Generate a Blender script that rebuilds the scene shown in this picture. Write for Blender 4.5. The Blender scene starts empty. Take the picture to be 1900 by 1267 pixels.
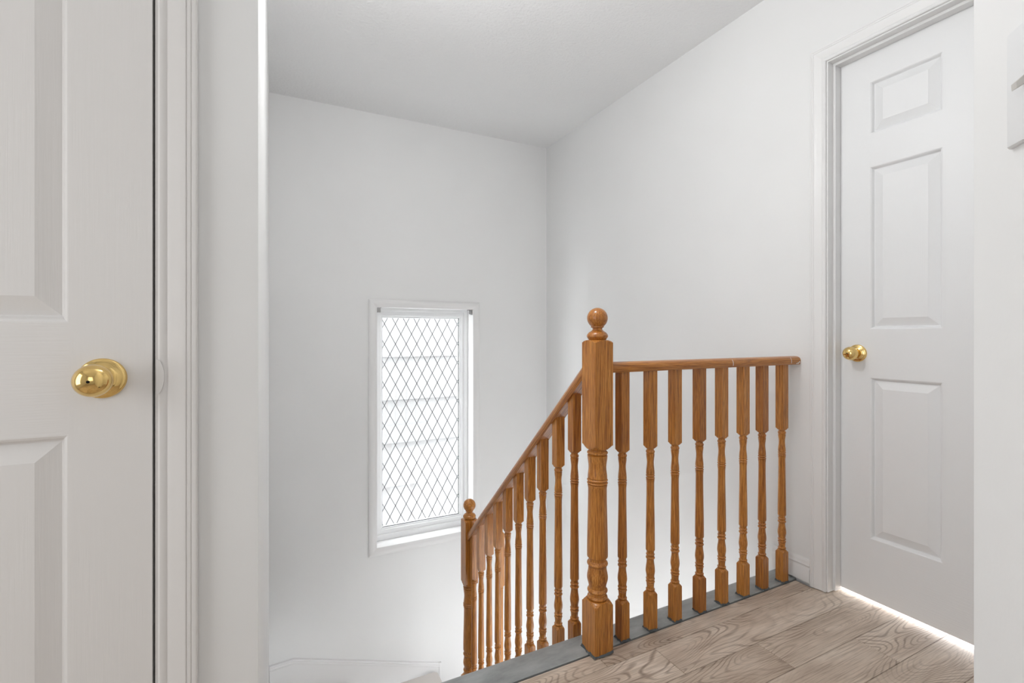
import bpy, bmesh, math, random
from mathutils import Vector, Matrix
random.seed(7)
R = math.radians
scene = bpy.context.scene
COL = scene.collection

# ------------------------------------------------------------------ camera
YAW = math.atan2(442.0, 883.5)
cam_data = bpy.data.cameras.new('camera')
cam = bpy.data.objects.new('camera', cam_data)
COL.objects.link(cam)
cam.location = (0, 0, 1.0)
cam.rotation_euler = (R(90), 0, -YAW)
cam_data.sensor_fit = 'HORIZONTAL'
cam_data.sensor_width = 36
cam_data.lens = 883.5 / 1900 * 36
cam_data.shift_y = -13.5 / 1900
cam_data.clip_start = 0.02
scene.camera = cam

# ------------------------------------------------------------------ sky, daylight and added fill lights
world = bpy.data.worlds.new('overcast_sky')
scene.world = world
world.use_nodes = True
bg = world.node_tree.nodes['Background']
bg.inputs['Color'].default_value = (0.96, 0.98, 1.0, 1)
bg.inputs['Strength'].default_value = 9.0

def area(name, loc, direction, sx, sy, energy, color=(1, 1, 1)):
    l = bpy.data.lights.new(name, 'AREA')
    l.shape = 'RECTANGLE'
    l.size = sx
    l.size_y = sy
    l.energy = energy
    l.color = color
    o = bpy.data.objects.new(name, l)
    COL.objects.link(o)
    o.location = loc
    o.rotation_euler = Vector(direction).to_track_quat('-Z', 'Y').to_euler()
    return o

# two added fill lights in the unseen hall, bedroom daylight behind the right door, and
# wattages of two added lamps: a panel in the storey below, one over the landing
area('side_fill_light', (-1.72, 0.10, 1.25), (1, 0, 0), 1.1, 1.5, 14, (0.965, 0.985, 1))
area('hall_fill_light', (-.65, -2.62, 1.5), (0, 1, 0), 1.0, 1.1, 6.5, (0.965, 0.985, 1))
area('bedroom_window_daylight', (3.95, 0.75, 0.80), (-1, 0, 0), 1.6, 1.5, 260, (0.93, 0.96, 1))
LOWER_W = 124
LAMP_W = 17.8
vs = scene.view_settings
vs.view_transform = 'Standard'
vs.look = 'None'
vs.gamma = 1
vs.exposure = 0.01
vs.use_curve_mapping = False

# ------------------------------------------------------------------ materials
def srgb(r, g, b):
    f = lambda c: (c / 255 / 12.92) if c / 255 <= 0.04045 else ((c / 255 + 0.055) / 1.055) ** 2.4
    return (f(r), f(g), f(b), 1)

class NT:
    def __init__(self, name):
        self.m = bpy.data.materials.new(name)
        self.m.use_nodes = True
        self.t = self.m.node_tree
        self.p = self.t.nodes['Principled BSDF']
    def n(self, typ, **kw):
        nd = self.t.nodes.new(typ)
        for k, v in kw.items():
            setattr(nd, k, v)
        return nd
    def l(self, a, b):
        self.t.links.new(a, b)
    def coords(self, scale, rand=False):
        tc = self.n('ShaderNodeTexCoord')
        src = tc.outputs['Object']
        if rand:
            oi = self.n('ShaderNodeObjectInfo')
            mu = self.n('ShaderNodeMath', operation='MULTIPLY')
            mu.inputs[1].default_value = 37.0
            self.l(oi.outputs['Random'], mu.inputs[0])
            ad = self.n('ShaderNodeVectorMath', operation='ADD')
            self.l(src, ad.inputs[0])
            self.l(mu.outputs[0], ad.inputs[1])
            src = ad.outputs[0]
        mp = self.n('ShaderNodeMapping')
        mp.inputs['Scale'].default_value = scale
        self.l(src, mp.inputs['Vector'])
        return mp.outputs[0]
    def noise(self, vec, scale=1.0, detail=3.0, rough=0.5, dist=0.0):
        nz = self.n('ShaderNodeTexNoise')
        nz.inputs['Scale'].default_value = scale
        nz.inputs['Detail'].default_value = detail
        nz.inputs['Roughness'].default_value = rough
        nz.inputs['Distortion'].default_value = dist
        self.l(vec, nz.inputs['Vector'])
        return nz.outputs['Fac']
    def ramp(self, fac, stops, interp='LINEAR'):
        r = self.n('ShaderNodeValToRGB')
        r.color_ramp.interpolation = interp
        el = r.color_ramp.elements
        while len(el) < len(stops):
            el.new(0.5)
        for e, (p, c) in zip(el, stops):
            e.position = p
            e.color = c if len(c) == 4 else (*c, 1)
        self.l(fac, r.inputs['Fac'])
        return r.outputs['Color']
    def math(self, op, a, b=None, c=None):
        m = self.n('ShaderNodeMath', operation=op)
        for i, x in enumerate((a, b, c)):
            if x is None:
                continue
            if isinstance(x, (int, float)):
                m.inputs[i].default_value = x
            else:
                self.l(x, m.inputs[i])
        return m.outputs[0]
    def mix(self, fac, a, b, blend='MIX'):
        m = self.n('ShaderNodeMix', data_type='RGBA', blend_type=blend)
        for sock, x in ((m.inputs[0], fac), (m.inputs[6], a), (m.inputs[7], b)):
            if isinstance(x, (int, float, tuple)):
                sock.default_value = x
            else:
                self.l(x, sock)
        return m.outputs[2]
    def bump(self, h, strength=0.2, dist=0.002):
        b = self.n('ShaderNodeBump')
        b.inputs['Strength'].default_value = strength
        b.inputs['Distance'].default_value = dist
        self.l(h, b.inputs['Height'])
        self.l(b.outputs[0], self.p.inputs['Normal'])
    def base(self, c):
        s = self.p.inputs['Base Color']
        if isinstance(c, tuple):
            s.default_value = c
        else:
            self.l(c, s)
    def setp(self, **kw):
        for k, v in kw.items():
            self.p.inputs[k.replace('_', ' ').title().replace('Ior', 'IOR')].default_value = v
        return self

def paint(name, col, rough=0.55, bump=0.05, scale=(60, 60, 60), dist=0.001, vary=0.02):
    t = NT(name)
    v = t.coords(scale)
    h = t.noise(v, 1, 3)
    big = t.noise(t.coords((2, 2, 2)), 1, 2)
    lo = tuple(c * (1 - vary) for c in col[:3]) + (1,)
    t.base(t.ramp(big, [(0.35, lo), (0.65, col)]))
    t.setp(roughness=rough)
    t.p.inputs['Specular IOR Level'].default_value = 0.3
    t.bump(h, bump, dist)
    return t.m

WALL = paint('wall_paint', (0.88, 0.88, 0.875, 1), 0.6, 0.10, (140, 140, 140))
TRIM = paint('trim_gloss_paint', (0.88, 0.875, 0.87, 1), 0.33, 0.06, (35, 35, 35))
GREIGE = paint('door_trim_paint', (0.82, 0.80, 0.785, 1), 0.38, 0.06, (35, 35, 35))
VINYL = paint('window_vinyl', (0.91, 0.915, 0.92, 1), 0.3, 0.02)
BEIGE = paint('stair_tread_beige', (0.78, 0.73, 0.69, 1), 0.6, 0.1)
SWITCH = paint('switch_plastic', (0.86, 0.865, 0.87, 1), 0.3, 0.01)
TOGGLE = paint('toggle_plastic', (0.62, 0.60, 0.57, 1), 0.35, 0.01)
SIDING = paint('grey_siding', (0.27, 0.27, 0.27, 1), 0.5, 0.05)
LEAD = paint('lead_black', (0.012, 0.012, 0.014, 1), 0.5, 0.02)
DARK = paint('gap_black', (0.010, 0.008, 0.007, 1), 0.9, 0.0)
FLECK = paint('white_paint_chip', (0.85, 0.82, 0.78, 1), 0.5, 0.05)

def ceiling_mat():
    t = NT('stippled_ceiling')
    v = t.coords((1, 1, 1))
    a = t.noise(v, 95, 4, 0.6)
    b = t.n('ShaderNodeTexVoronoi', feature='F1')
    b.inputs['Scale'].default_value = 70
    t.l(v, b.inputs['Vector'])
    h = t.math('ADD', a, t.math('MULTIPLY', b.outputs['Distance'], -0.5))
    t.base((0.9, 0.9, 0.9, 1))
    t.setp(roughness=0.85)
    t.bump(h, 0.55, 0.004)
    return t.m
CEIL = ceiling_mat()

def door_mat(name, vertical, col):
    t = NT(name)
    v = t.coords((260, 260, 6) if vertical else (6, 260, 260))
    fine = t.noise(v, 1, 2, 0.6)
    mask = t.noise(t.coords((5, 5, 2.0)), 1, 1)
    h = t.math('MULTIPLY', t.ramp(fine, [(0.42, (0, 0, 0)), (0.55, (1, 1, 1))]),
               t.ramp(mask, [(0.4, (0.15, 0.15, 0.15)), (0.62, (1, 1, 1))]))
    t.base(col)
    t.setp(roughness=0.42)
    t.bump(h, 0.16, 0.0006)
    return t.m
D_WHITE = (0.875, 0.88, 0.885, 1)
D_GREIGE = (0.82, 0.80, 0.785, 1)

def oak(name, axis='z', light=1.0):
    t = NT(name)
    def sc(a, l):
        s = [a, a, a]
        s['xyz'.index(axis)] = l
        return tuple(s)
    cv = t.noise(t.coords(sc(17, 1.1), True), 1, 1.5, 0.45, 0.3)
    rings = t.math('SINE', t.math('MULTIPLY', cv, 85.0))
    rings = t.math('MULTIPLY_ADD', rings, 0.5, 0.5)
    fib = t.noise(t.coords(sc(430, 8), True), 1, 3, 0.6)
    pore = t.noise(t.coords(sc(700, 22), True), 1, 2, 0.6)
    k = lambda r, g, b: tuple(c * light for c in srgb(r, g, b)[:3]) + (1,)
    c1 = t.ramp(rings, [(0.0, k(160, 96, 34)), (0.3, k(194, 128, 54)), (0.8, k(214, 150, 70)), (1.0, k(186, 118, 46))])
    c2 = t.ramp(fib, [(0.34, k(124, 68, 20)), (0.5, k(194, 128, 52)), (0.66, k(226, 170, 92))])
    c = t.mix(0.62, c1, c2)
    dark = t.ramp(pore, [(0.34, (0.42, 0.36, 0.30, 1)), (0.44, (1, 1, 1, 1))])
    c = t.mix(0.75, c, dark, 'MULTIPLY')
    oi = t.n('ShaderNodeObjectInfo')
    tint = t.ramp(oi.outputs['Random'], [(0.0, (0.84, 0.72, 0.56, 1)), (0.5, (0.98, 0.90, 0.76, 1)), (1.0, (1.08, 1.03, 0.92, 1))])
    c = t.mix(1.0, c, tint, 'MULTIPLY')
    t.base(c)
    t.setp(roughness=0.32)
    t.p.inputs['Coat Weight'].default_value = 0.25
    t.p.inputs['Coat Roughness'].default_value = 0.18
    t.bump(fib, 0.10, 0.0005)
    return t.m
OAK = oak('golden_oak_upright', 'z')
OAKR = oak('golden_oak_rail', 'x')

def laminate():
    t = NT('grey_oak_laminate')
    a = t.noise(t.coords((1.9, 8.5, 1), True), 1, 1.0, 0.4, 0.35)
    fine_w = t.noise(t.coords((14, 55, 1), True), 1, 2, 0.5)
    a = t.math('ADD', a, t.math('MULTIPLY', fine_w, 0.010))
    s = t.math('MULTIPLY_ADD', t.math('SINE', t.math('MULTIPLY', a, 210.0)), 0.5, 0.5)
    fib = t.noise(t.coords((8, 300, 1), True), 1, 3, 0.65)
    blotch = t.noise(t.coords((4, 10, 1), True), 1, 3, 0.55)
    base = t.ramp(blotch, [(0.3, srgb(186, 168, 151)), (0.5, srgb(208, 191, 174)), (0.7, srgb(224, 210, 195))])
    lines = t.ramp(s, [(0.0, (0.30, 0.25, 0.22, 1)), (0.10, (0.55, 0.49, 0.45, 1)), (0.40, (1, 1, 1, 1))])
    w = t.ramp(t.noise(t.coords((2.4, 6, 1), True), 1, 2), [(0.38, (0.10, 0.10, 0.10)), (0.62, (0.9, 0.9, 0.9))])
    c = t.mix(t.math('MULTIPLY', w, 0.8), base, lines, 'MULTIPLY')
    c = t.mix(0.6, c, t.ramp(fib, [(0.35, (0.52, 0.46, 0.41, 1)), (0.5, (0.95, 0.94, 0.93, 1)), (0.65, (1.12, 1.12, 1.12, 1))]), 'MULTIPLY')
    oi = t.n('ShaderNodeObjectInfo')
    c = t.mix(1.0, c, t.ramp(oi.outputs['Random'], [(0, (0.93, 0.92, 0.91, 1)), (1, (1.03, 1.03, 1.03, 1))]), 'MULTIPLY')
    t.base(c)
    t.setp(roughness=0.42)
    t.bump(t.math('ADD', fib, s), 0.12, 0.0006)
    return t.m
LAM = laminate()

def grey_paint():
    t = NT('grey_floor_paint')
    a = t.noise(t.coords((9, 22, 9)), 1, 4, 0.6)
    t.base(t.ramp(a, [(0.3, srgb(134, 137, 136)), (0.55, srgb(158, 161, 160)), (0.75, srgb(174, 177, 176))]))
    t.setp(roughness=0.35)
    t.bump(a, 0.25, 0.002)
    return t.m
GREY = grey_paint()
SMEAR = paint('dried_grey_paint', srgb(96, 102, 104), 0.5, 0.6, (180, 180, 180), 0.003, 0.35)

def brass():
    t = NT('polished_brass')
    t.base(t.ramp(t.noise(t.coords((40, 40, 40)), 1, 2), [(0.3, (0.80, 0.55, 0.20, 1)), (0.7, (0.88, 0.64, 0.27, 1))]))
    t.setp(metallic=1.0, roughness=0.09)
    return t.m
BRASS = brass()

def metal():
    t = NT('grey_bracket_metal')
    t.base(t.ramp(t.noise(t.coords((400, 400, 400)), 1, 2), [(0.35, (0.20, 0.20, 0.20, 1)), (0.65, (0.62, 0.62, 0.62, 1))]))
    t.setp(metallic=0.6, roughness=0.4)
    return t.m
METAL = metal()

def glass():
    m = bpy.data.materials.new('window_glass')
    m.use_nodes = True
    nt = m.node_tree
    nt.nodes.clear()
    out = nt.nodes.new('ShaderNodeOutputMaterial')
    mix = nt.nodes.new('ShaderNodeMixShader')
    tr = nt.nodes.new('ShaderNodeBsdfTransparent')
    gl = nt.nodes.new('ShaderNodeBsdfGlossy')
    tr.inputs[0].default_value = (0.985, 0.99, 0.99, 1)
    gl.inputs['Roughness'].default_value = 0.02
    mix.inputs[0].default_value = 0.04
    nt.links.new(tr.outputs[0], mix.inputs[1])
    nt.links.new(gl.outputs[0], mix.inputs[2])
    nt.links.new(mix.outputs[0], out.inputs[0])
    return m
GLASS = glass()

def lamp_glass():
    t = NT('added_lamp_glow')
    t.base((0.9, 0.9, 0.88, 1))
    t.p.inputs['Emission Color'].default_value = (1, 0.97, 0.93, 1)
    t.p.inputs['Emission Strength'].default_value = 4.0  # glow for the bowl of the added landing lamp
    return t.m
LAMPGLASS = lamp_glass()

# ------------------------------------------------------------------ mesh helpers
class MB:
    def __init__(self):
        self.v = []
        self.f = []
    def add(self, verts, faces):
        o = len(self.v)
        self.v += [tuple(p) for p in verts]
        self.f += [tuple(i + o for i in f) for f in faces]
        return self
    def box(self, x0, x1, y0, y1, z0, z1):
        return self.add([(x0, y0, z0), (x1, y0, z0), (x1, y1, z0), (x0, y1, z0),
                         (x0, y0, z1), (x1, y0, z1), (x1, y1, z1), (x0, y1, z1)],
                        [(0, 3, 2, 1), (4, 5, 6, 7), (0, 1, 5, 4), (1, 2, 6, 5), (2, 3, 7, 6), (3, 0, 4, 7)])
    def prism(self, poly, z0, z1):
        n = len(poly)
        vs_ = [(x, y, z0) for x, y in poly] + [(x, y, z1) for x, y in poly]
        fs = [tuple(range(n))[::-1], tuple(range(n, 2 * n))]
        fs += [(i, (i + 1) % n, n + (i + 1) % n, n + i) for i in range(n)]
        return self.add(vs_, fs)
    def sweep(self, rings, cap=True, closed=True):
        """rings: list of equally long point lists"""
        n = len(rings[0])
        vs_ = [p for r in rings for p in r]
        fs = []
        for k in range(len(rings) - 1):
            for i in range(n if closed else n - 1):
                j = (i + 1) % n
                fs.append((k * n + i, k * n + j, (k + 1) * n + j, (k + 1) * n + i))
        if cap:
            fs.append(tuple(range(n))[::-1])
            fs.append(tuple(range((len(rings) - 1) * n, len(rings) * n)))
        return self.add(vs_, fs)
    def mesh(self, name, mat, sharp=35, bevel=0.0):
        me = bpy.data.meshes.new(name)
        me.from_pydata(self.v, [], self.f)
        bm = bmesh.new()
        bm.from_mesh(me)
        bmesh.ops.recalc_face_normals(bm, faces=bm.faces)
        if bevel:
            bmesh.ops.bevel(bm, geom=[e for e in bm.edges if e.calc_face_angle(0) > 0.6], offset=bevel,
                            segments=2, affect='EDGES', profile=0.6)
        bm.to_mesh(me)
        bm.free()
        for p in me.polygons:
            p.use_smooth = True
        me.set_sharp_from_angle(angle=R(sharp))
        me.materials.append(mat)
        return me
    def build(self, name, mat, parent=None, loc=(0, 0, 0), rot=(0, 0, 0), sharp=35, bevel=0.0):
        return place(self.mesh(name, mat, sharp, bevel), name, parent, loc, rot)

def place(me, name, parent=None, loc=(0, 0, 0), rot=(0, 0, 0)):
    o = bpy.data.objects.new(name, me)
    COL.objects.link(o)
    o.location = loc
    o.rotation_euler = rot
    if parent:
        o.parent = parent
    return o

def tag(o, label=None, cat=None, group=None, kind=None):
    if label: o['label'] = label
    if cat: o['category'] = cat
    if group: o['group'] = group
    if kind: o['kind'] = kind
    return o

def empty(name, loc=(0, 0, 0), rot=(0, 0, 0), parent=None):
    o = bpy.data.objects.new(name, None)
    COL.objects.link(o)
    o.location = loc
    o.rotation_euler = rot
    o.empty_display_size = 0.1
    if parent:
        o.parent = parent
    return o

def lathe_rings(profile, n=32):
    """profile (r, h) along local z"""
    return [[(r * math.cos(2 * math.pi * i / n), r * math.sin(2 * math.pi * i / n), h) for i in range(n)] for r, h in profile]

def turned_rings(profile, half, n=48):
    """Square stock of half-width `half` cut by a surface of revolution: profile (r, z)."""
    out = []
    for r, z in profile:
        ring = []
        for i in range(n):
            t = 2 * math.pi * i / n + math.pi / 4
            c, s_ = math.cos(t), math.sin(t)
            q = min(r, half / max(abs(c), abs(s_)))
            ring.append((q * c, q * s_, z))
        out.append(ring)
    return out

def frame_segment(mapf, pts, i, prof):
    """One mitred piece (segment i of the open path pts, offsets to its left) of a moulding profile."""
    def nrm(k):
        (ax, ay), (bx, by) = pts[k], pts[k + 1]
        L = math.hypot(bx - ax, by - ay)
        return (-(by - ay) / L, (bx - ax) / L)
    def off(k):
        a = nrm(max(k - 1, 0))
        b = nrm(min(k, len(pts) - 2))
        d = 1 + a[0] * b[0] + a[1] * b[1]
        return ((a[0] + b[0]) / d, (a[1] + b[1]) / d)
    rings = []
    for k in (i, i + 1):
        o = off(k)
        rings.append([mapf(pts[k][0] + o[0] * w, pts[k][1] + o[1] * w, t) for w, t in prof])
    return MB().sweep(rings)

CASING = [(0, 0), (0, .008), (.003, .0105), (.010, .0105), (.013, .0085), (.016, .0105), (.027, .0125), (.036, .016),
          (.040, .0165), (.0415, .0145), (.0435, .0165), (.047, .0165), (.0485, .0148), (.0505, .0165), (.055, .0165), (.057, .0145), (.057, 0)]
WCASING = [(0, 0), (0, .008), (.004, .010), (.018, .010), (.024, .013), (.036, .014), (.045, .012), (.052, .008), (.052, 0)]

# ------------------------------------------------------------------ dimensions
XW = 1.915      # right wall
YE = 3.223      # end wall
ZC = 2.459      # ceiling
XS = -0.026     # side wall of the stairwell
YD = 1.0        # wall with the near door
ZL = -2.85      # storey below
PX, PY = 0.7345, 0.2571   # corner of the near angled wall

# ------------------------------------------------------------------ structure: walls
def struct(o):
    return tag(o, kind='structure')

# right wall with door opening (Y .331 .. 1.0985, Z 0 .. 2.05)
DY0, DY1, DZ1 = 0.3307, 1.0985, 2.050
w = MB()
w.box(XW, XW + .12, DY1 + .018, YE + .15, ZL, ZC)
w.box(XW, XW + .12, DY0 - .018, DY1 + .018, DZ1 + .018, ZC)
w.box(XW, XW + .12, -0.3, DY0 - .018, ZL, ZC)
w.box(XW, XW + .12, DY0 - .018, DY1 + .018, ZL, -.03)
struct(w.build('wall_right', WALL))

# end wall with window opening
WX0, WX1, WZ0, WZ1 = 0.610, 1.293, -0.4145, 1.179
w = MB()
w.box(XS - .1, WX0 - .012, YE, YE + .15, ZL, ZC)
w.box(WX1 + .012, XW, YE, YE + .15, ZL, ZC)
w.box(WX0 - .012, WX1 + .012, YE, YE + .15, ZL, WZ0 - .012)
w.box(WX0 - .012, WX1 + .012, YE, YE + .15, WZ1 + .012, ZC)
struct(w.build('wall_end', WALL))

struct(MB().box(XS - .1, XS, YD + .1, YE, ZL, ZC).build('wall_side', WALL))

# wall with the near door (door leaf X -.944 .. -.184)
LX0, LX1 = -0.9475, -0.1810
w = MB()
w.box(LX1 + .018, XS, YD, YD + .1, ZL, ZC)
w.box(LX0 - .018, LX1 + .018, YD, YD + .1, DZ1 + .018, ZC)
w.box(-1.7, LX0 - .018, YD, YD + .1, -.3, ZC)
struct(w.build('wall_front', WALL))
# cupboard behind the near door
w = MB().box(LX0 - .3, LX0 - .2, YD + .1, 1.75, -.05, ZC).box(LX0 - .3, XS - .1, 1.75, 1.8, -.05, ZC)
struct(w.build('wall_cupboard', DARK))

# near angled wall with the light switch, and the hall behind the camera
ang = MB()
qx, qy = PX - .318, PY - .318
ang.prism([(PX, PY), (qx, qy), (qx, -2.7), (qx + .12, -2.7), (qx + .12, qy - .05), (PX + .05, PY - .12), (XW, PY - .12), (XW, PY)], -.3, ZC)
struct(ang.build('wall_angled', WALL))
w = MB().box(-1.8, -1.7, -2.7, -.45, -.3, ZC).box(-1.8, -1.7, .65, YD + .1, -.3, ZC).box(-1.8, -1.7, -.45, .65, 2.0, ZC).box(-1.8, -1.7, -.45, .65, -.3, .5).box(-1.8, -1.76, -.45, .65, .5, 2.0)
struct(w.build('wall_left', WALL))
w = MB()
w.box(-1.7, -1.15, -2.72, -2.6, -.3, ZC).box(-.15, qx, -2.72, -2.6, -.3, ZC)
w.box(-1.15, -.15, -2.72, -2.6, -.3, .95).box(-1.15, -.15, -2.72, -2.6, 2.05, ZC).box(-1.15, -.15, -2.72, -2.66, .95, 2.05)
struct(w.build('wall_back', WALL))
# bedroom behind the right door
w = MB().box(XW + .12, 4.1, -.7, -.6, -.3, ZC).box(XW + .12, 4.1, 2.1, 2.2, -.3, ZC).box(4.0, 4.1, -.6, 2.1, -.3, ZC)
struct(w.build('wall_bedroom', WALL))
# storey below
w = MB().box(-1.8, XS - .1, -2.7, 1.3, ZL, ZL + 2.5).box(XS - .1, XW, -2.7, -2.6, ZL, ZL + 2.5).box(XW, XW + .12, -2.7, -.3, ZL, ZL + 2.5)
struct(w.build('wall_lower', WALL))

struct(MB().box(-1.8, 4.1, -2.72, YE + .15, ZC, ZC + .1).build('ceiling', CEIL))
struct(MB().box(-1.8, XW + .12, -2.72, YE + .15, ZL - .1, ZL).build('floor_lower', WALL))

# ------------------------------------------------------------------ floor with planks
NY0, NY1 = 1.222, 1.318     # grey nosing strip
fl = MB()
fl.box(-1.8, XW, -2.7, NY0 + .018, -.26, -.010)
fl.box(-1.8, XW, NY0 + .018, NY1 - .03, -.26, -.031)
fl.box(XW + .006, 4.1, -.6, 2.1, -.26, -.010)
floor = struct(fl.build('floor', DARK))
seams = [NY0 - .0055, 1.152, 1.025, .8965, .769, .6415, .514, .3865, .259]
joints = {0: [.899], 1: [1.084], 2: [1.398], 3: [.55, 1.709], 4: [1.16], 5: [.72], 6: [1.5], 7: [1.0]}
for r in range(len(seams) - 1):
    y1, y0 = seams[r], seams[r + 1]
    j = joints.get(r, [])
    xs = [-.6] + sorted(j) + [2.85 if r > 0 else XW - .017]
    if r == 0:
        xs[0] = -.01
    for a, b in zip(xs[:-1], xs[1:]):
        g = .0006
        m = MB()
        x0, x1, ya, yb = a + g, b - g, y0 + g, y1 - g
        if y1 > DY1:
            x1 = min(x1, XW + .1)
        cx_, cy_ = (x0 + x1) / 2, (ya + yb) / 2
        bv = .0012
        hx, hy = (x1 - x0) / 2, (yb - ya) / 2
        lo = [(-hx, -hy, -.009), (hx, -hy, -.009), (hx, hy, -.009), (-hx, hy, -.009)]
        mi = [(p[0], p[1], -bv) for p in lo]
        hi = [(-hx + bv, -hy + bv, 0), (hx - bv, -hy + bv, 0), (hx - bv, hy - bv, 0), (-hx + bv, hy - bv, 0)]
        m.sweep([lo, mi, hi])
        m.build('plank', LAM, floor, (cx_, cy_, 0), sharp=20)
# the rest of the hall and bedroom floor, out of sight
rest = MB()
rest.box(-1.7, -.61, -2.6, YD - .02, -.01, 0).box(-.6, qx, -2.6, .258, -.01, 0).box(2.86, 4.0, -.6, 2.1, -.01, 0)
tag(rest.build('laminate_surface', LAM, floor), kind='stuff')

# ------------------------------------------------------------------ grey nosing
n = MB()
prof = [(NY0, -.009), (NY0, .000), (NY0 + .003, .0025), (NY1 - .012, .0025), (NY1 - .004, -.0005), (NY1, -.008), (NY1, -.018), (NY1 - .006, -.026), (NY1 - .014, -.03), (NY0 + .02, -.03), (NY0 + .02, -.0095)]
n.sweep([[(x, y, z) for y, z in prof] for x in (XS + .002, XW - .003)])
tag(n.build('landing_nosing', GREY), 'grey painted wooden nosing strip along the landing edge under the balusters', 'nosing')

# ------------------------------------------------------------------ doors
ROWS = [(.240, .8404), (1.018, 1.621), (1.741, 1.9376)]
STILE, PANEL_W, LEAF_W, LEAF_Z0, LEAF_Z1, LEAF_T = .108, .217, .760, .016, 2.046, .035
COLS = [(STILE, STILE + PANEL_W), (LEAF_W - STILE - PANEL_W, LEAF_W - STILE)]

def make_leaf(door, gv, gh):
    """Leaf in local coords: x across (0 at the lock edge), -y is the face seen, z up."""
    T = LEAF_T
    def part(name, x0, x1, z0, z1, mat):
        MB().box(x0, x1, 0, T, z0, z1).build(name, mat, door)
    part('stile', 0, STILE, LEAF_Z0, LEAF_Z1, gv)
    part('stile', LEAF_W - STILE, LEAF_W, LEAF_Z0, LEAF_Z1, gv)
    zs = [(LEAF_Z0, ROWS[0][0]), (ROWS[0][1], ROWS[1][0]), (ROWS[1][1], ROWS[2][0]), (ROWS[2][1], LEAF_Z1)]
    for z0, z1 in zs:
        part('rail', STILE, LEAF_W - STILE, z0, z1, gh)
    for z0, z1 in ROWS:
        part('mullion', COLS[0][1], COLS[1][0], z0, z1, gv)
    # moulded panel: ovolo down, quirk, long bevel up to the raised field
    prof_p = [(0, 0), (.002, .0004), (.0055, .0028), (.0085, .0078), (.0100, .0122), (.0120, .0128), (.0140, .0120), (.040, .0034), (.0415, .0026)]
    for x0, x1 in COLS:
        for z0, z1 in ROWS:
            rings = [[(x0 + o, d, z0 + o), (x1 - o, d, z0 + o), (x1 - o, d, z1 - o), (x0 + o, d, z1 - o)] for o, d in prof_p]
            back = [[(x0, T, z0), (x1, T, z0), (x1, T, z1), (x0, T, z1)]]
            MB().sweep(back + rings).build('panel', gv, door, sharp=18)

KNOB_AXIS = [(.0001, .0685), (.006, .0682), (.012, .0668), (.017, .0640), (.021, .0598), (.0240, .0540), (.0253, .0475), (.0247, .0415), (.0222, .0360), (.0185, .0318), (.0150, .0290), (.0130, .0265), (.0120, .0235), (.0122, .0150), (.0128, .0090)]
ROSE = [(.0326, .0), (.0326, .0022), (.0318, .0042), (.0300, .0056), (.0270, .0066), (.0215, .0072), (.0205, .0082), (.0180, .0094), (.0150, .0100), (.0001, .0100)]
def make_knob(door, x, z):
    k = MB().sweep(lathe_rings(KNOB_AXIS, 40)).build('knob', BRASS, door, (x, 0, z), (R(90), 0, 0), sharp=50)
    MB().sweep(lathe_rings(ROSE, 48)).build('rosette', BRASS, k, sharp=40)
    MB().sweep(lathe_rings([(.0022, .0684), (.0022, .0690), (.0001, .0691)], 12)).build('keyhole_button', DARK, k)

# near door: leaf along -X from the lock edge, face towards -Y
d1 = empty('door_1', (-.1845, YD - .004, 0))
tag(d1, 'greyish white six panel door with a brass knob, cut by the left frame edge', None, None, 'structure')
d1.scale = (-1, 1, 1)
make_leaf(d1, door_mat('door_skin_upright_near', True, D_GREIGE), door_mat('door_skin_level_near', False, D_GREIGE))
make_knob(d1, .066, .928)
# far door: lock edge at larger Y, face towards -X
d2 = empty('door_2', (1.98, 1.0957, 0), (0, 0, R(-90)))
tag(d2, 'white six panel door with a brass knob in the right wall', None, None, 'structure')
make_leaf(d2, door_mat('door_skin_upright_far', True, D_WHITE), door_mat('door_skin_level_far', False, D_WHITE))
make_knob(d2, .0667, .928)

def door_frame(door, inv, mapf, p0, p1, ztop, depth0, depth1, stop0, stop1, mat, zfoot):
    """mapf(p, z, t): p across the opening, t out of the wall face."""
    def add(mb, name):
        o = mb.build(name, mat, None)
        o.parent = door
        o.matrix_parent_inverse = inv
        return o
    rv = .005
    pts = [(p1 + rv, zfoot), (p1 + rv, ztop + rv), (p0 - rv, ztop + rv), (p0 - rv, zfoot)]
    # offsets must go outward: path runs up the p1 side, so left normal must point to +p
    pts = pts[::-1]
    for i, nm in ((0, 'casing_leg'), (1, 'casing_head'), (2, 'casing_leg')):
        add(frame_segment(lambda p, z, t: mapf(p, z, t), pts, i, CASING), nm)
    def bx(a, b, z0, z1, t0, t1):
        c = [mapf(p, z, t) for t in (t0, t1) for p, z in ((a, z0), (b, z0), (b, z1), (a, z1))]
        return MB().sweep([c[:4], c[4:]])
    add(bx(p0 - .018, p0, .003, ztop + .018, depth0, depth1), 'jamb')
    add(bx(p1, p1 + .018, .003, ztop + .018, depth0, depth1), 'jamb')
    add(bx(p0, p1, ztop, ztop + .018, depth0, depth1), 'head_jamb')
    add(bx(p0, p0 + .010, .006, ztop - .010, stop0, stop1), 'door_stop')
    add(bx(p1 - .010, p1, .006, ztop - .010, stop0, stop1), 'door_stop')
    add(bx(p0, p1, ztop - .010, ztop, stop0, stop1), 'door_stop')

bpy.context.view_layer.update()
# far door frame: wall face X = XW, out of wall is -X; stops stand in front of the leaf
door_frame(d2, d2.matrix_world.inverted(), lambda p, z, t: (XW - t, p, z), DY0, DY1, DZ1, .001, -.12, -.030, -.0635, TRIM, .003)
# near door frame: wall face Y = YD, out of wall is -Y; leaf flush with the face, stops behind it
door_frame(d1, d1.matrix_world.inverted(), lambda p, z, t: (p, YD - t, z), LX0, LX1, DZ1, .001, -.1, -.033, -.065, GREIGE, .003)
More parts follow.
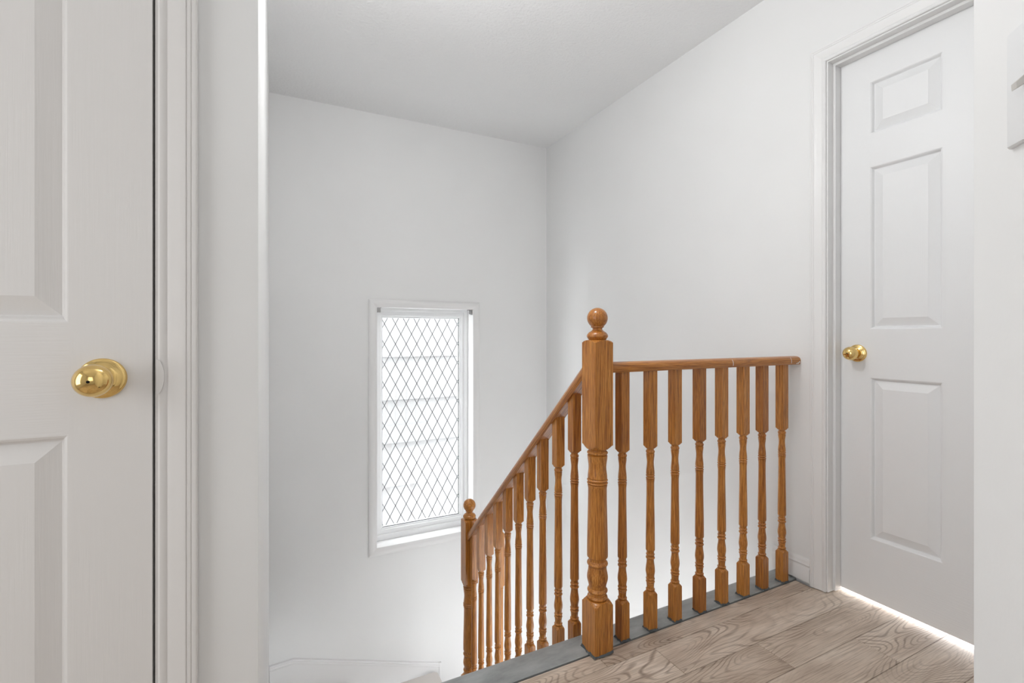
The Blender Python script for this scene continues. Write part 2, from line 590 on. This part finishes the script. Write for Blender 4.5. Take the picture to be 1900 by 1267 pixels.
# lip of the strike plate let into the near jamb
st = MB()
ring = []
for i in range(17):
    a = -math.pi / 2 + math.pi * i / 16
    ring.append((.011 * math.cos(a), .030 * math.sin(a)))
st.sweep([[(x, 0, z) for x, z in ring], [(x, .0015, z) for x, z in ring]])
sp = st.build('strike_plate', GREIGE, None, (LX1 + .0035, YD - .0128, .928))
sp.parent = d1
sp.matrix_parent_inverse = d1.matrix_world.inverted()

# ------------------------------------------------------------------ baseboard beside the far casing
bb = [(0, 0), (0, .013), (.052, .013), (.056, .0105), (.062, .0105), (.066, .013), (.071, .011), (.076, .0085), (.080, .0085), (.084, .006), (.090, .004), (.090, 0)]
m = MB().sweep([[(XW - t, y, z + .010) for z, t in bb] for y in (1.163, 1.322)])
struct(m.build('baseboard_right', TRIM))

# ------------------------------------------------------------------ window
win = empty('window_1', (0, 0, 0))
tag(win, 'white stairwell window with black diamond leading', None, None, 'structure')
pts = [(WX0, WZ0), (WX1, WZ0), (WX1, WZ1), (WX0, WZ1), (WX0, WZ0)]
cp = [(WX1, WZ0), (WX0, WZ0), (WX0, WZ1), (WX1, WZ1)]
loop = [(WX0, WZ0), (WX0, WZ1), (WX1, WZ1), (WX1, WZ0)]
def closed_piece(i, prof, mapf, corners):
    k = len(corners)
    ext = [corners[(i - 1) % k], corners[i], corners[(i + 1) % k], corners[(i + 2) % k]]
    return frame_segment(mapf, ext, 1, prof)
wmap = lambda p, z, t: (p, YE - t, z)
for i in range(4):
    closed_piece(i, WCASING, wmap, loop).build('casing', TRIM, win)
# reveal lining and sill
MB().box(WX0 - .012, WX0, YE + .0, YE + .15, WZ0, WZ1).build('reveal', TRIM, win)
MB().box(WX1, WX1 + .012, YE + .0, YE + .15, WZ0, WZ1).build('reveal', TRIM, win)
MB().box(WX0, WX1, YE - .003, YE + .15, WZ0 - .012, WZ0 + .0005).build('sill', TRIM, win, bevel=.002)
MB().box(WX0, WX1, YE - .0, YE + .15, WZ1, WZ1 + .012).build('reveal', TRIM, win)
# vinyl frame and sash: outer frame, then a set-back sash with glazing bead
GX0, GX1, GZ0, GZ1, GY = .6685, 1.228, -.3335, 1.1175, 3.345
def rect_frame(x0, x1, z0, z1, ix0, ix1, iz0, iz1, y0, y1, name, parent, mat=VINYL):
    a = [(x0, z0), (x1, z0), (x1, z1), (x0, z1)]
    b = [(ix0, iz0), (ix1, iz0), (ix1, iz1), (ix0, iz1)]
    c = .0025
    bc = [(ix0 - c, iz0 - c), (ix1 + c, iz0 - c), (ix1 + c, iz1 + c), (ix0 - c, iz1 + c)]
    m = MB()
    rings = [[(x, y1, z) for x, z in a], [(x, y0, z) for x, z in a], [(x, y0, z) for x, z in bc],
             [(x, y0 + c, z) for x, z in b], [(x, y1, z) for x, z in b], [(x, y1, z) for x, z in a]]
    m.sweep(rings, cap=False)
    return m.build(name, mat, parent, sharp=25)
outer = rect_frame(WX0, WX1, WZ0, WZ1, WX0 + .018, WX1 - .030, WZ0 + .040, WZ1 - .022, 3.318, 3.373, 'window_frame', win)
sash = rect_frame(WX0 + .016, WX1 - .028, WZ0 + .038, WZ1 - .020, GX0 - .010, GX1 + .012, GZ0 - .012, GZ1 + .010, 3.326, 3.370, 'sash', win)
rect_frame(GX0 - .011, GX1 + .013, GZ0 - .013, GZ1 + .011, GX0, GX1, GZ0, GZ1, 3.335, 3.365, 'glazing_bead', sash)
rect_frame(GX0 - .001, GX1 + .001, GZ0 - .001, GZ1 + .001, GX0 + .0018, GX1 - .0018, GZ0 + .0018, GZ1 - .0018, 3.3385, 3.350, 'glazing_seal', sash, LEAD)

# leaded diamond lattice
def clip_poly(poly, x0, x1, z0, z1):
    def cl(P, inside, cut):
        out = []
        for i in range(len(P)):
            a, b = P[i], P[(i + 1) % len(P)]
            ia, ib = inside(a), inside(b)
            if ia:
                out.append(a)
            if ia != ib:
                out.append(cut(a, b))
        return out
    def cutx(x):
        return lambda a, b: (x, a[1] + (b[1] - a[1]) * (x - a[0]) / (b[0] - a[0]))
    def cutz(z):
        return lambda a, b: (a[0] + (b[0] - a[0]) * (z - a[1]) / (b[1] - a[1]), z)
    for ins, cut in ((lambda p: p[0] >= x0, cutx(x0)), (lambda p: p[0] <= x1, cutx(x1)), (lambda p: p[1] >= z0, cutz(z0)), (lambda p: p[1] <= z1, cutz(z1))):
        if poly:
            poly = cl(poly, ins, cut)
    return poly
LW, LH, LX, LZ = .0760, .1413, .6850, 1.0722
for i in range(-2, 18):
    for j in range(-3, 24):
        if (i + j) % 2:
            continue
        # node rows every half height; panes are centred between nodes
        cxp, czp = LX + LW * i / 2, LZ - LH / 2 - LH * j / 2
        poly = [(cxp - LW / 2, czp), (cxp, czp + LH / 2), (cxp + LW / 2, czp), (cxp, czp - LH / 2)]
        poly = clip_poly(poly, GX0, GX1, GZ0, GZ1)
        if len(poly) < 3:
            continue
        area_ = abs(sum(poly[k][0] * poly[(k + 1) % len(poly)][1] - poly[(k + 1) % len(poly)][0] * poly[k][1] for k in range(len(poly)))) / 2
        if area_ < 3e-5:
            continue
        MB().sweep([[(x, GY, z) for x, z in poly], [(x, GY + .004, z) for x, z in poly]]).build('pane', GLASS, sash, sharp=10)
def came_seg(x0, z0, x1, z1):
    d = Vector((x1 - x0, 0, z1 - z0))
    nrm = Vector((-d.z, 0, d.x)).normalized() * .0016
    a, b = Vector((x0, 0, z0)), Vector((x1, 0, z1))
    q = [a - nrm, b - nrm, b + nrm, a + nrm]
    return MB().sweep([[(p.x, GY - .0022, p.z) for p in q], [(p.x, GY + .0002, p.z) for p in q]])
slope = LH / LW
for sgn in (1, -1):
    for k in range(-30, 31):
        # line z = LZ + sgn*slope*(x - LX) + k*LH
        def zat(x): return LZ + sgn * slope * (x - LX) + k * LH
        def xat(z): return LX + (z - LZ - k * LH) / (sgn * slope)
        za, zb = GZ0 + .012, GZ1 - .006
        pts_ = []
        for x in (GX0 + .001, GX1 - .001):
            if za <= zat(x) <= zb:
                pts_.append((x, zat(x)))
        for z in (za, zb):
            if GX0 + .001 < xat(z) < GX1 - .001:
                pts_.append((xat(z), z))
        if len(pts_) >= 2 and math.dist(pts_[0], pts_[1]) > .01:
            came_seg(*pts_[0], *pts_[1]).build('lead_came', LEAD, sash)

# roller blind brackets left in the upper corners of the opening
def bracket(x, flip, label):
    e = empty('blind_bracket', (x, YE + .004, WZ1 - .002))
    s = -1 if flip else 1
    MB().box(min(0, s * .003), max(0, s * .003), 0, .036, -.036, 0).build('side_plate', METAL, e, bevel=.0006)
    MB().box(min(s * .003, s * .030), max(s * .003, s * .030), .001, .030, -.0035, 0).build('top_plate', METAL, e, bevel=.0006)
    MB().box(min(s * .003, s * .026), max(s * .003, s * .026), .002, .005, -.032, -.003).build('front_clip', METAL, e, bevel=.0006)
    k = MB().sweep(lathe_rings([(.009, 0), (.009, .010), (.004, .010), (.004, .018)], 16)).build('pin_socket', METAL, e, (s * .003, .016, -.018), (0, s * R(90), 0))
    tag(e, label, 'bracket', 'blind brackets in the window opening')
bracket(WX0 + .0005, False, 'small grey blind bracket in the upper left corner of the window opening')
bracket(WX1 - .0005, True, 'small grey blind bracket in the upper right corner of the window opening')

# neighbouring house seen through the window
nb = MB().box(-.5, 3.0, 4.36, 4.5, -3.0, 1.96).build('wall_neighbour', SIDING)
struct(nb)
REV = .390
bmesh_board = MB()
bp = [(.0, .0), (-.030, .004), (-.030, .012), (-.006, REV), (0, REV)]
bmesh_board.sweep([[(x, y, z) for y, z in bp] for x in (-.5, 3.0)])
bme = bmesh_board.mesh('siding_board', SIDING, 20)
for k in range(-6, 3):
    place(bme, 'siding_board', nb, (0, 4.36, .79 + REV * k))

# ------------------------------------------------------------------ stairs
stairs = empty('staircase', (.45, 1.3, -.19))
tag(stairs, 'winding staircase with beige treads going down below the grey nosing', 'staircase')
stairs_inv = Matrix.Translation((-.45, -1.3, .19))
def spart(mb, name, mat, **kw):
    o = mb.build(name, mat, None, **kw)
    o.parent = stairs
    o.matrix_parent_inverse = stairs_inv
    return o
RISE, RUN, Y0, XN = .19, .204, 1.288, .9165
for k in range(1, 5):
    y0 = Y0 + RUN * (k - 1)
    spart(MB().box(XS + .002, XN + .02, y0 - .0, y0 + RUN + .025, -RISE * k - .03, -RISE * k), 'tread', BEIGE, bevel=.008)
    spart(MB().box(XS + .002, XN + .02, y0 - .012 + RUN, y0 + RUN, -RISE * (k + 1), -RISE * k - .03), 'riser', TRIM)
NYc = 2.33
wy = Y0 + RUN * 4
tan30 = math.tan(R(30))
cornA = (XS + .002, NYc + (XN - XS) * tan30)
xb = XN - (YE - .022 - NYc) * tan30
w1 = [(XN + .02, wy), (XN + .02, NYc), (XN - .02, NYc + .01), cornA, (XS + .002, wy)]
w2 = [(XN, NYc), (xb, YE - .022), (XS + .002, YE - .022), (XS + .002, cornA[1] - .02)]
# third winder with a rounded nosing towards the lower flight
w3 = [(XN, NYc), (1.000, NYc)]
for i in range(7):
    a = R(90) * i / 6
    w3.append((.978 + .030 * math.cos(a), 3.142 + .030 * math.sin(a)))
w3 += [(xb - .02, 3.172)]
for poly, z in ((w1, -.95), (w2, -1.23), (w3, -1.322)):
    spart(MB().prism(poly, z - .035, z), 'winder_tread', BEIGE, bevel=.006)
spart(MB().box(.955, .975, NYc, YE - .03, -1.52, -1.357), 'riser', TRIM)
for k in range(4):
    x0 = .975 + RUN * k
    spart(MB().box(x0, x0 + RUN + .025, NYc, YE - .022, -1.55 - RISE * k, -1.52 - RISE * k), 'tread', BEIGE, bevel=.008)
    spart(MB().box(x0 + RUN - .012, x0 + RUN, NYc, YE - .022, -1.71 - RISE * k, -1.55 - RISE * k), 'riser', TRIM)
# white outer string of the upper flight and its plinth at the lower newel
sl = .93
spart(MB().sweep([[(x, 1.32, -.06), (x, 1.32, -.34), (x, 2.27, -1.25), (x, 2.27, -.95)] for x in (XN + .021, XN + .045)]), 'string', TRIM)
spart(MB().box(XN - .050, XN + .042, NYc - .048, NYc + .048, -1.35, -.950), 'newel_plinth', TRIM, bevel=.003)
# landing fascia under the nosing
spart(MB().box(XS + .002, XW - .002, NY1 - .03, NY1 - .018, -.30, -.03), 'fascia', TRIM)

# skirting with a capped moulding stepping down the end wall
def skirt(pts, name):
    m = MB()
    cap = .030
    body = [(x, z - cap) for x, z in pts]
    bot = [(pts[-1][0], -1.55), (pts[0][0], -1.55)]
    poly = body + bot
    m.sweep([[(x, YE - .012, z) for x, z in poly], [(x, YE, z) for x, z in poly]])
    prof_ = [(0, 0), (.012, 0), (.0175, .006), (.0175, .012), (.012, .017), (.0145, .022), (.013, .028), (.008, .030), (0, .030)]
    rings = [[(x, YE - t, z - cap + h) for t, h in prof_] for x, z in pts]
    m.sweep(rings)
    return m.build(name, TRIM, sharp=25)
struct(skirt([(XS + .002, -1.000), (.109, -.992), (1.035, -1.302)], 'trim_1'))
struct(MB().box(1.035, 1.052, YE - .0175, YE, -1.75, -1.300).build('trim_2', TRIM, bevel=.003))

# ------------------------------------------------------------------ turned oak work
def arc(r0, r1, z0, z1, n=5):
    """bead between z0 and z1: from r0 out to r1 and back"""
    return [(r0 + (r1 - r0) * math.sin(math.pi * i / n), z0 + (z1 - z0) * i / n) for i in range(n + 1)]
def ease(r0, z0, r1, z1, n=6):
    return [(r0 + (r1 - r0) * (0.5 - 0.5 * math.cos(math.pi * i / n)), z0 + (z1 - z0) * i / n) for i in range(n + 1)]

NH = .0345
def newel_profile():
    P = [(.06, 0), (.06, .150)]
    P += [(NH * 1.4142, .1515), (.044, .1560), (.039, .1600), (.0345, .1640), (.0310, .1655)]
    P += arc(.0268, .0318, .1655, .1790, 6) + [(.0275, .1805), (.0275, .1835)] + arc(.0268, .0320, .1845, .2010, 6)
    P += ease(.0272, .2030, .0328, .2330, 6) + ease(.0328, .2330, .0285, .2660, 6)
    P += arc(.0268, .0328, .2680, .2870, 6) + [(.0268, .2890), (.0270, .2945), (.0322, .2985), (.0327, .3010)]
    P += ease(.0327, .3010, .0292, .5150, 8) + [(.0310, .5240), (.0300, .5260)]
    P += arc(.0285, .0328, .5270, .5350, 4) + arc(.0285, .0328, .5360, .5450, 4)
    P += ease(.0305, .5470, .0278, .5800, 5) + ease(.0278, .5800, .0312, .6180, 5)
    P += arc(.0275, .0328, .6200, .6330, 5) + [(.0272, .6345), (.0300, .6380)]
    P += [(.0345, .6400), (.040, .6450), (.045, .6495), (NH * 1.4142, .6520), (.06, .6535)]
    P += [(.06, .9720), (NH * 1.4142, .9735), (.044, .9775), (.037, .9805), (.030, .9820)]
    return P
FINIAL = [(.0270, .9815), (.0275, .9835)] + arc(.0285, .0335, .9845, 1.0040, 8) + [(.0265, 1.0060), (.0195, 1.0100), (.0155, 1.0145), (.0150, 1.0180), (.0175, 1.0205), (.0205, 1.0215)]
FINIAL += [(.0325 * math.sin(a), 1.0510 - .0325 * math.cos(a)) for a in [R(38 + (180 - 38) * i / 16) for i in range(16)]] + [(.0004, 1.0835)]
newel_mesh = MB().sweep(turned_rings(newel_profile(), NH)).mesh('post', OAK, 28)
finial_mesh = MB().sweep(lathe_rings(FINIAL, 40)).mesh('ball_finial', OAK, 40)

def smear(half, seed, name, parent, h=.008):
    """collar of dried paint around the foot of a square post"""
    rnd = random.Random(seed)
    rings = []
    N = 28
    base = []
    for i in range(N):
        t = 2 * math.pi * i / N + math.pi / 4
        c, s_ = math.cos(t), math.sin(t)
        base.append((c, s_, 1 / max(abs(c), abs(s_))))
    for lev in range(4):
        ring = []
        for i, (c, s_, q) in enumerate(base):
            r = half * q + (.0008 if lev in (1, 2) else .0002)
            if lev == 1:
                r += rnd.uniform(.0008, .0055)
                z = .0004
            elif lev == 2:
                z = h * rnd.uniform(.25, 1.0)
            else:
                z = .0 if lev == 0 else h * .15
            if lev == 0: r = half * q - .001
            if lev == 3: r = half * q - .001
            ring.append((c * r, s_ * r, z))
        rings.append(ring)
    return MB().sweep(rings, cap=False).build(name, SMEAR, parent, sharp=60)

def newel(loc, label):
    e = empty('newel_post', loc)
    p = place(newel_mesh, 'post', e)
    place(finial_mesh, 'ball_finial', e)
    tag(e, label, 'newel post', 'oak newel posts of the staircase')
    return e
n1 = newel((.9165, 1.2275, .0), 'large turned oak newel post with ball top standing at the corner of the landing')
v_ = Vector((-.62, -.55, .56)).normalized()
ch = MB().sweep(lathe_rings([(.0030, .0), (.0026, .0008), (.0001, .0011)], 9)).build('paint_chip', FLECK, n1, Vector((0, 0, 1.051)) + v_ * .0322)
ch.rotation_euler = v_.to_track_quat('Z', 'Y').to_euler()
sm = smear(NH, 3, 'paint_smear', n1, .010)
sm.location = (0, 0, .0026)
newel((.9165, 2.33, -.946), 'farther oak newel post with ball top, in front of the window at the rail foot')

BH = .0163
def baluster_profile(stretch, foot, top):
    """z = 0 at the top of the foot block (corner); foot below, `top` block above."""
    q = BH * 1.4142
    s = stretch
    P = [(.03, -foot), (.03, -.001), (q, 0), (.0200, .0030), (.0165, .0060), (.0140, .0100)]
    P += arc(.0116, .0150, .0110, .0200, 5) + [(.0122, .0215), (.0122, .0260), (.0130, .0350)]
    P += arc(.0116, .0150, .0370, .0455, 5) + arc(.0116, .0150, .0460, .0560, 5)
    P += ease(.0130, .0575, .0155, .0780, 5) + ease(.0155, .0780, .0120, .1150, 6)
    P += arc(.0116, .0152, .1165, .1270, 5) + [(.0128, .1285)] + arc(.0116, .0145, .1290, .1380, 4) + [(.0125, .1400), (.0125, .1450), (.0150, .1480), (.0153, .1500)]
    e0 = .500 + s
    P += ease(.0153, .1500, .0128, e0 - .125, 6) + [(.0140, e0 - .113)]
    P += arc(.0120, .0149, e0 - .112, e0 - .105, 4) + arc(.0120, .0149, e0 - .104, e0 - .096, 4)
    P += ease(.0140, e0 - .094, .0114, e0 - .055, 5) + ease(.0114, e0 - .055, .0138, e0 - .026, 5)
    P += arc(.0120, .0150, e0 - .025, e0 - .013, 5) + [(.0118, e0 - .011), (.0125, e0 - .008)]
    P += [(.0163, e0 - .006), (.0200, e0 - .002), (q, e0), (.03, e0 + .001), (.03, e0 + top)]
    return P

# landing guard: handrail and eight balusters
guard = empty('guard_railing', (1.42, 1.2335, 0))
tag(guard, 'level oak railing with eight balusters on the grey nosing beside the white door', 'railing')
RAILP = [(-.022, .0), (.022, .0), (.0245, .003), (.0262, .010), (.0262, .017), (.0240, .0245), (.0190, .0295), (.011, .0325), (0, .0335),
         (-.011, .0325), (-.0190, .0295), (-.0240, .0245), (-.0262, .017), (-.0262, .010), (-.0245, .003)]
def rail(name, parent, L, h_scale=1.0):
    m = MB()
    m.sweep([[(x, y, z * h_scale) for y, z in RAILP] for x in (0, L)])
    return m.mesh(name, OAKR, 40)
gx0, gx1 = .951, XW - .001
gr = place(rail('handrail', guard, gx1 - gx0), 'handrail', guard, (gx0 - 1.42, -.0025, .8775))
gb = MB().sweep(turned_rings(baluster_profile(0.0, .1185, .262), BH)).mesh('baluster', OAK, 28)
for i, x in enumerate([1.023, 1.143, 1.256, 1.375, 1.490, 1.608, 1.718, 1.840]):
    b = place(gb, 'baluster', guard, (x - 1.42, .002, .1215))
    s_ = smear(BH, 20 + i, 'paint_smear', b, .009)
    s_.location = (0, 0, -.1190)
# paint drips and chips on the handrail
def chip(x, y, z, w, hgt, seed, parent, rot=(0, 0, 0)):
    rnd = random.Random(seed)
    ring = [(w * math.cos(2 * math.pi * i / 9) * rnd.uniform(.6, 1), hgt * math.sin(2 * math.pi * i / 9) * rnd.uniform(.6, 1)) for i in range(9)]
    MB().sweep([[(a, 0, b) for a, b in ring], [(a * .8, -.0006, b * .8) for a, b in ring]]).build('paint_chip', FLECK, parent, (x, y, z), rot)
def drip(x):
    rnd = random.Random(int(x * 1000))
    pr = [p for p in RAILP if p[0] < -.012 and p[1] < .030]
    pr = [(-.0262, .006), (-.0264, .010), (-.0264, .017), (-.0242, .0245), (-.0205, .0285)]
    rings = [[(x - .0012 * k, y - .0004, z), (x + .0012 * k, y - .0004, z), (x + .0012 * k, y + .001, z - .0004), (x - .0012 * k, y + .001, z - .0004)] for (y, z), k in zip(pr, (.5, 1, 1, .9, .4))]
    MB().sweep(rings).build('paint_drip', FLECK, gr)
drip(1.49 + .025 - gx0)
drip(1.855 - gx0)
for i, (dx, dz, w_, h_) in enumerate([(.912, .006, .006, .004), (.921, .010, .004, .005), (.903, .004, .005, .003)]):
    chip(dx + .035, -.0262, dz, w_, h_, 50 + i, gr)

# stair rail: sloping handrail and ten balusters
stair_rail = empty('stair_railing', (.9165, 1.80, -.4))
tag(stair_rail, 'sloping oak stair railing with ten balusters between the two ball topped newels', 'railing')
SLP = .90
ang_ = math.atan(SLP)
def zbot(y): return .772 - SLP * (y - 1.3677)
ys, ye = 1.262, 2.318
L = (ye - ys) / math.cos(ang_)
sr_me = MB()
# cut the rail ends plumb so they sit flat against the newels
rr = []
for x_end in (0, L):
    rr.append([(x_end - z * 1.12 * math.tan(ang_), y, z * 1.12) for y, z in RAILP])
sr_me.sweep(rr)
hr = place(sr_me.mesh('handrail', OAKR, 40), 'handrail', stair_rail, (0, ys - 1.80, zbot(ys) + .4))
hr.rotation_euler = (0, ang_, R(90))
hr.rotation_mode = 'XYZ'
data = [(2.266, -.244), (2.173, -.160), (2.074, -.042), (1.976, .032), (1.874, .145), (1.771, .220), (1.671, .341), (1.570, .413), (1.459, .530), (1.356, .605)]
ST = .086
for i, (y, zb) in enumerate(data):
    topl = zbot(y) + .018 - zb
    tread_k = min(4, int((y - Y0) / RUN) + 1)
    ztread = -RISE * tread_k if y < wy else -.95
    foot = zb - (.500 + ST) - ztread
    me = MB().sweep(turned_rings(baluster_profile(ST, max(foot, .05), topl), BH)).mesh('baluster', OAK, 28)
    place(me, 'baluster', stair_rail, (0, y - 1.80, zb - (.500 + ST) + .4))

# slim post of the lower flight seen between the stair balusters
lp = empty('lower_post', (1.130, 2.40, -1.52))
tag(lp, 'slim oak post of the lower flight, seen between the sloping stair balusters', 'post')
lprof = [(.03, 0), (.03, .45), (BH * 1.4142, .452), (.0165, .460)] + arc(.0130, .0150, .462, .472, 5) + ease(.0130, .475, .0152, .52, 5) + ease(.0152, .52, .0135, 1.10, 8) + arc(.0130, .0150, 1.102, 1.112, 5) + [(.0165, 1.118), (BH * 1.4142, 1.126), (.03, 1.128), (.03, 1.405), (BH * 1.4142, 1.407), (.018, 1.414), (.001, 1.418)]
MB().sweep(turned_rings(lprof, BH)).build('shaft', OAK, lp, sharp=28)

# ------------------------------------------------------------------ light switch on the angled wall
# local frame: x along the wall towards the camera, y out of the wall, z up
dP = .5586
tx = Vector((-math.sqrt(.5), -math.sqrt(.5), 0))
along = .0665     # distance of the plate's far edge from the wall corner
ec = Vector((PX, PY, 0)) + tx * (along + .036)
sw = empty('light_switch', (ec.x, ec.y, 1.252), (0, 0, R(45)))
tag(sw, 'white light switch plate on the near angled wall, cut by the right frame edge', 'light switch')
# local +x = (cos45, sin45), local +y = (-sin45, cos45) points out of the wall
pl = MB()
hw, hh = .036, .0595
ra = [(-hw, 0, -hh), (hw, 0, -hh), (hw, 0, hh), (-hw, 0, hh)]
def shr(k, t):
    return [(x - math.copysign(k, x), t, z - math.copysign(k, z)) for x, _, z in ra]
pl.sweep([shr(0, 0), shr(0, .003), shr(.0015, .0052), shr(.005, .0062)])
plate = pl.build('plate', SWITCH, sw, sharp=25)
MB().box(-.0065, .0065, .0055, .0075, -.013, .013).build('collar', SWITCH, plate, bevel=.0008)
tg = MB().sweep([[(-.0045, .006, -.005), (.0045, .006, -.005), (.0045, .006, .006), (-.0045, .006, .006)],
                 [(-.0040, .018, -.0125), (.0040, .018, -.0125), (.0040, .0185, -.006), (-.0040, .0185, -.006)]]).build('toggle', TOGGLE, plate, bevel=.0008)
for zz in (-.030, .030):
    MB().sweep(lathe_rings([(.0032, 0), (.0030, .0012), (.0001, .0016)], 16)).build('screw', SWITCH, plate, (0, .0060, zz), (R(-90), 0, 0))

# ------------------------------------------------------------------ added fill lamp over the landing, unseen above the frame
lamp = empty('added_lamp', (.46, 1.20, ZC))
tag(lamp, 'round glass fill lamp added over the landing, unseen above the frame', 'fill lamp')
MB().sweep(lathe_rings([(.16, 0), (.16, -.02), (.15, -.03), (.02, -.03)], 40)).build('base', TRIM, lamp)
MB().sweep(lathe_rings([(.145, -.028), (.148, -.04), (.135, -.07), (.10, -.095), (.05, -.108), (.001, -.112)], 40)).build('glass_bowl', LAMPGLASS, lamp)
pd = bpy.data.lights.new('fill_point', 'POINT')
pd.shadow_soft_size = .12
pd.energy = LAMP_W
pd.color = (.98, .99, 1)
po = bpy.data.objects.new('fill_point', pd)
COL.objects.link(po)
po.parent = lamp
po.location = (0, 0, -.36)

# ------------------------------------------------------------------ added fill panel, unseen in the storey below, to bounce light up the well
lower = empty('added_lamp', (.95, -.1, -.262))
tag(lower, 'flat square fill panel added unseen in the storey below, under the landing', 'fill lamp')
MB().box(-.62, .62, -.62, .62, -.03, 0).box(-.60, .60, -.60, .60, -.034, -.03).build('frame', TRIM, lower)
al = bpy.data.lights.new('lower_fill_light', 'AREA')
al.shape = 'SQUARE'
al.size = 1.15
al.energy = LOWER_W
al.color = (.95, .975, 1)
ao = bpy.data.objects.new('lower_fill_light', al)
COL.objects.link(ao)
ao.parent = lower
ao.location = (0, 0, -.040)
